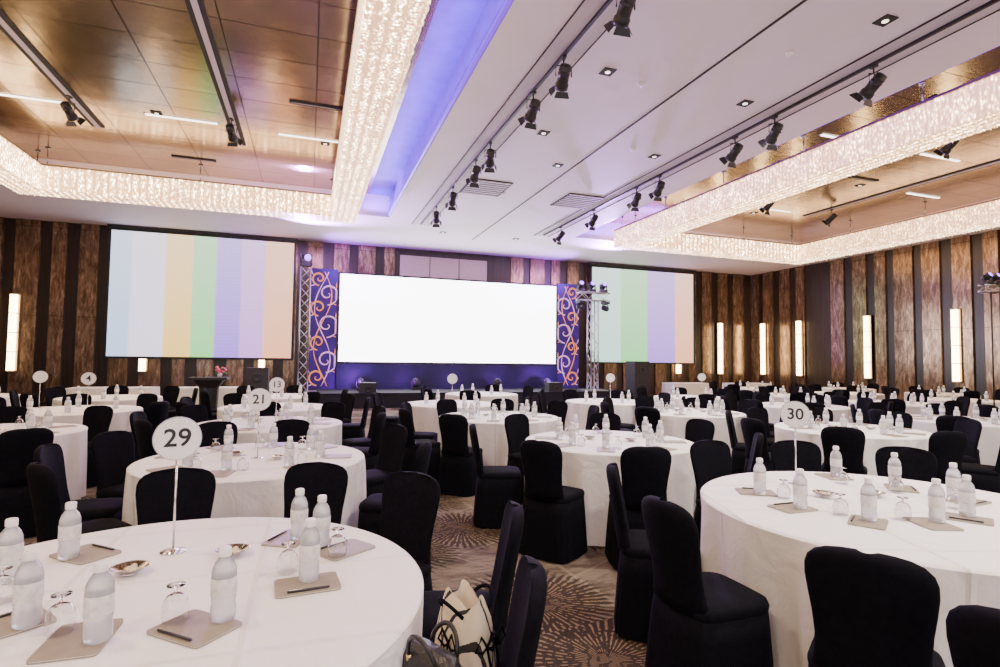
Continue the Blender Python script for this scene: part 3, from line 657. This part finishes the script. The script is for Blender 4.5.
setting((-.47,2.03),[(-.77,2.49),(-.55,1.755),(-.275,1.735),(.015,1.95),(-.77,1.90),(-.05,2.46),(.15,2.26)],
  [(-.81,2.45),(-.92,2.29),(-.71,1.88),(-.50,1.73),(-.21,1.76),(-.02,2.44),(.02,1.98),(.065,2.33)],
  [(-.61,1.81),(-.335,1.79),(.12,2.19),(-.05,2.09),(-.86,2.10)],.25)
bowl(-.56,2.23); bowl(-.25,2.32)
setting((2.96,2.10),[(2.46,2.56),(2.38,2.23),(2.52,1.93),(3.40,2.39),(2.79,1.82),(3.05,1.83),(3.30,2.76),(3.44,2.06)],
  [(2.44,2.51),(2.40,2.20),(3.30,2.74),(3.42,2.44),(2.54,1.94),(2.84,1.83),(3.40,2.10),(3.09,1.85)],
  [(2.52,2.42),(2.53,2.08),(2.74,1.92),(3.18,2.60),(3.22,1.98),(3.28,2.33)],.2)
bowl(2.76,2.37); bowl(3.05,2.3)
for ti,(tx,ty,R) in enumerate(tables):
    if ti in (0,4): continue
    near=ty<5.2 and tx<6.5; n=8 if ty<8 else 4; ph=rn.uniform(0,.7)
    for k in range(n):
        a=ph+2*pi*k/n+rn.uniform(-.08,.08); r=.47
        if ty<7.5 and tx<9: pad(tx+(r+.13)*math.cos(a+.02),ty+(r+.13)*math.sin(a+.02),a+pi/2+.1,near)
        bottle(tx+r*math.cos(a),ty+r*math.sin(a),near)
        if ty<7.8 and tx<6.5: glass(tx+r*math.cos(a+.22),ty+r*math.sin(a+.22))
    if ty<7.2: bowl(tx+.16,ty-.12); bowl(tx-.14,ty+.12,False)

# ---------------------------------------------------------------- table signs
def textmesh(txt,size):
    cu=bpy.data.curves.new("t",'FONT'); cu.body=txt; cu.size=size; cu.align_x='CENTER'; cu.align_y='CENTER'; cu.extrude=.0006; cu.offset=size*.014
    o=bpy.data.objects.new("t",cu); COL.objects.link(o); bpy.context.view_layer.update()
    me=bpy.data.meshes.new_from_object(o.evaluated_get(bpy.context.evaluated_depsgraph_get()))
    bpy.data.objects.remove(o); me.materials.clear(); me.materials.append(M['ink'])
    me.transform(Matrix.Rotation(pi/2,4,'X')); me.name="number"; return me
sg1=MB(); sg1.lathe([(.045,0),(.045,.004),(.012,.008),(.006,.012)],M['chrome'],20)
sg2=MB(); sg2.tube([(0,0,.01),(0,0,.36)],.004,M['chrome'],8)
RP=.080
sg3=MB(); sg3.loft([[(q*math.cos(2*pi*j/40),yy,.43+q*math.sin(2*pi*j/40)) for j in range(40)] for q,yy in ((RP-.001,-.004),(RP,-.003),(RP,.003),(RP-.001,.004))],M['white'],smooth=False)
sg4=MB(); sg4.loft([[(q*math.cos(2*pi*j/40),yy,.43+q*math.sin(2*pi*j/40)) for j in range(40)] for q,yy in ((RP,-.0045),(RP+.003,-.0045),(RP+.003,.0045),(RP,.0045),(RP,-.0045))],M['alu'],c0=False,c1=False,smooth=False)
sgm_=[sg1.mesh("base"),sg2.mesh("pole"),sg3.mesh("number_plate"),sg4.mesh("rim")]
def sign(x,y,txt):
    rz=math.atan2(-y,-x)+pi/2
    r=thing("table_number_sign",[("base",sgm_[0]),("pole",sgm_[1])],(x,y,ZT),rz,"round white table number sign %son chrome pole"%("reading "+txt+" " if txt else ""),"table sign","table number signs")
    p=obj("number_plate",sgm_[2],parent=r); obj("rim",sgm_[3],parent=p)
    if txt: obj("number",textmesh(txt,.096 if len(txt)>1 else .11),(0,-.0052,.43),0,p)
sign(-.47,2.43,"29"); sign(-.34,4.48,"21"); sign(-.34,6.85,"13"); sign(2.88,2.67,"30"); sign(-2.75,8.7,"4"); sign(-3.52,9.35,""); sign(2.2,8.7,"")
for x,y in ((7.9,9.7),(5.4,9.2)): sign(x,y,"")

# ---------------------------------------------------------------- bags on the chair
tb=MB()
def slump(z,a,b_,amp):
    base=sup(0,0,z,a,b_,3,40); return [(x*(1+amp*math.sin(3*i*.157+z*20)),y*(1+amp*math.cos(5*i*.157+z*11)),z+amp*.12*math.sin(i*.47)) for i,(x,y,z) in enumerate(base)]
tb.loft([slump(*q) for q in ((0,.075,.105,0),(.02,.085,.118,.02),(.12,.090,.126,.05),(.20,.082,.120,.06),(.27,.062,.108,.10),(.31,.042,.095,.16))],M['totestripe'],c1=False)
tb.loft([slump(*q) for q in ((.31,.039,.09,.16),(.2,.055,.09,.05),(.05,.065,.09,.02))],M['cream'],c0=False,c1=True)
parts=[("canvas_body",tb.mesh("canvas_body"))]
for s_ in (-1,1):
    th=MB(); th.tube([(s_*.055+s_*.05*math.sin(t),.06*math.cos(t),.27+.045*math.sin(t)) for t in [pi*i/16 for i in range(17)]],.006,M['chair'],8); parts.append(("handle",th.mesh("handle")))
def bow(pts): q=MB(); q.tube(pts,.0045,M['chair'],6); return q.mesh("ribbon_bow")
for (cx_,cy_,ux_,uy_) in ((-.090,-.03,0,1),(0,-.128,1,0),(.05,-.112,1,.3)):
    nx_,ny_=-uy_*(1 if cx_<0 else -1)*(1),ux_*(-1)
    f_=lambda u,z,o: (cx_+ux_*u+nx_*o*(1 if ux_==0 else 0),cy_+uy_*u+ny_*o,z)
    parts.append(("ribbon_bow",bow([f_(0,.20,.004),f_(.03,.235,.012),f_(.055,.20,.012),f_(.02,.188,.008),f_(0,.20,.006),f_(-.03,.235,.012),f_(-.055,.20,.012),f_(-.02,.188,.008),f_(0,.20,.006),f_(.02,.12,.012),f_(.03,.05,.014)])))
thing("tote_bag",parts,(.460,1.615,.490),.35,"slouchy cream canvas tote bag with black laces and bows","bag",sc=(.80,.80,1.0))
hb=MB(); hb.loft([sup(0,0,z,a,b_,3,32) for z,a,b_ in ((0,.055,.10),(.02,.065,.115),(.10,.062,.112),(.16,.045,.098),(.19,.018,.085))],M['leather'])
parts=[("leather_body",hb.mesh("leather_body"))]
for s_ in (-1,1):
    hh=MB(); hh.tube([(s_*.035+s_*.02*math.sin(t),.055*math.cos(t),.165+.06*math.sin(t)) for t in [pi*i/16 for i in range(17)]],.006,M['leather'],8); parts.append(("handle",hh.mesh("handle")))
for s_ in (-1,1):
    for yy in (-.055,.055): hg=MB(); hg.lathe([(.009,.158),(.009,.170)],M['gold'],10,s_*.035,yy); parts.append(("gold_ring",hg.mesh("gold_ring")))
thing("handbag",parts,(.335,1.49,.490),.5,"black leather handbag with short handles and gold rings","bag",sc=(1.0,1.0,1.25))

# ---------------------------------------------------------------- lighting stand
ls=MB()
for k in range(3):
    a=k*2.094; ls.tube([(.25*math.cos(a),.25*math.sin(a),.01),(0,0,.6)],.012,M['black'])
ls.tube([(0,0,.3),(0,0,2.95)],.014,M['black']); tt=MB(); truss_seg(tt,(-.25,0,3.0),(.25,0,3.0),.12,.14)
thing("lighting_stand",[("tripod",ls.mesh("tripod")),("truss_bar",tt.mesh("truss_bar"))],(12.55,7.0,0),0,"black tripod lighting stand carrying short truss bar","lighting stand")
movhead(12.43,7.0,3.08,False,1.0,0,.5); movhead(12.68,7.0,3.08,False,1.0,0,.5)

# ---------------------------------------------------------------- lights
def light(t,loc,energy,col,**k):
    d=bpy.data.lights.new(t.lower(),t); d.energy=energy; d.color=col
    for a,v in k.items(): setattr(d,a,v)
    o=bpy.data.objects.new("lamp_"+t.lower(),d); o.location=loc; COL.objects.link(o); return o
def aim(o,t): o.rotation_euler=(Vector(t)-o.location).to_track_quat('-Z','Y').to_euler()
WARM=(1,.78,.54)
for x,y in ((3.7,2.2),(6.1,2.2),(3.7,6.4),(6.1,6.48),(3.7,10.6),(6.1,11),(3.8,-1),(6,-1)):
    light('SPOT',(x,y,H-.03),680,(1,.89,.79),spot_size=2.3,spot_blend=1,shadow_soft_size=.05)
for x,y in ((-2.8,11.6),(-5,9),(.2,12),(13,10),(12.5,13),(10.5,9),(-2.5,3),(-2.5,-1),(13,3)):
    light('SPOT',(x,y,HC-.04),560,WARM,spot_size=2.2,spot_blend=1,shadow_soft_size=.05)
for x,y,sx,sy,e in ((1.72,5.5,.15,17,250),(8.12,5.5,.15,17,180),(1.6,15.05,.6,.2,20),(9.5,15.3,3,.2,70)):
    o=light('AREA',(x,y,H+.1),e,(.24,.03,1),shape='RECTANGLE',size=sx,size_y=sy); o.rotation_euler=(pi,0,0)
for x,e in ((1.5,95),(3.2,30),(4.9,22),(6.6,30),(8.3,95)):
    o=light('SPOT',(x,18.1,ST+.35),e,(.36,.07,1),spot_size=2.1,spot_blend=1,shadow_soft_size=.05); aim(o,(x,19.3,ST+.35))
for x,tx in ((-.28,1.5),(10,8.2)):
    o=light('SPOT',(x,17.1,4.6),4000,(.55,.24,1),spot_size=2.2,spot_blend=1,shadow_soft_size=.08); aim(o,(tx,11.5,6.8))
    o=light('SPOT',(x,17.8,4.3),800,(.36,.08,1),spot_size=1.7,spot_blend=.9,shadow_soft_size=.08); aim(o,(tx+2*(1 if x<5 else -1),19.4,5.2))

w=bpy.data.worlds.new("World"); bpy.context.scene.world=w; w.use_nodes=True
w.node_tree.nodes["Background"].inputs[0].default_value=(1,.91,.94,1); w.node_tree.nodes["Background"].inputs[1].default_value=2.3  # background strength acts as soft fill through the front wall openings

# ---------------------------------------------------------------- camera
f,yaw,pitch,roll=551.4,.3326,.0473,.0125
cy,sy=math.cos(yaw),math.sin(yaw);cp,sp_=math.cos(pitch),math.sin(pitch)
F=Vector((sy*cp,cy*cp,sp_));r0=Vector((cy,-sy,0));u0=r0.cross(F)
r=r0*math.cos(roll)+u0*math.sin(roll);u=u0*math.cos(roll)-r0*math.sin(roll)
cam=bpy.data.cameras.new("camera"); cam.sensor_width=36; cam.lens=f/1000*36; cam.clip_start=.05
co=bpy.data.objects.new("camera",cam); COL.objects.link(co)
co.matrix_world=Matrix(((r.x,u.x,-F.x,0),(r.y,u.y,-F.y,0),(r.z,u.z,-F.z,1.5),(0,0,0,1)))
bpy.context.scene.camera=co
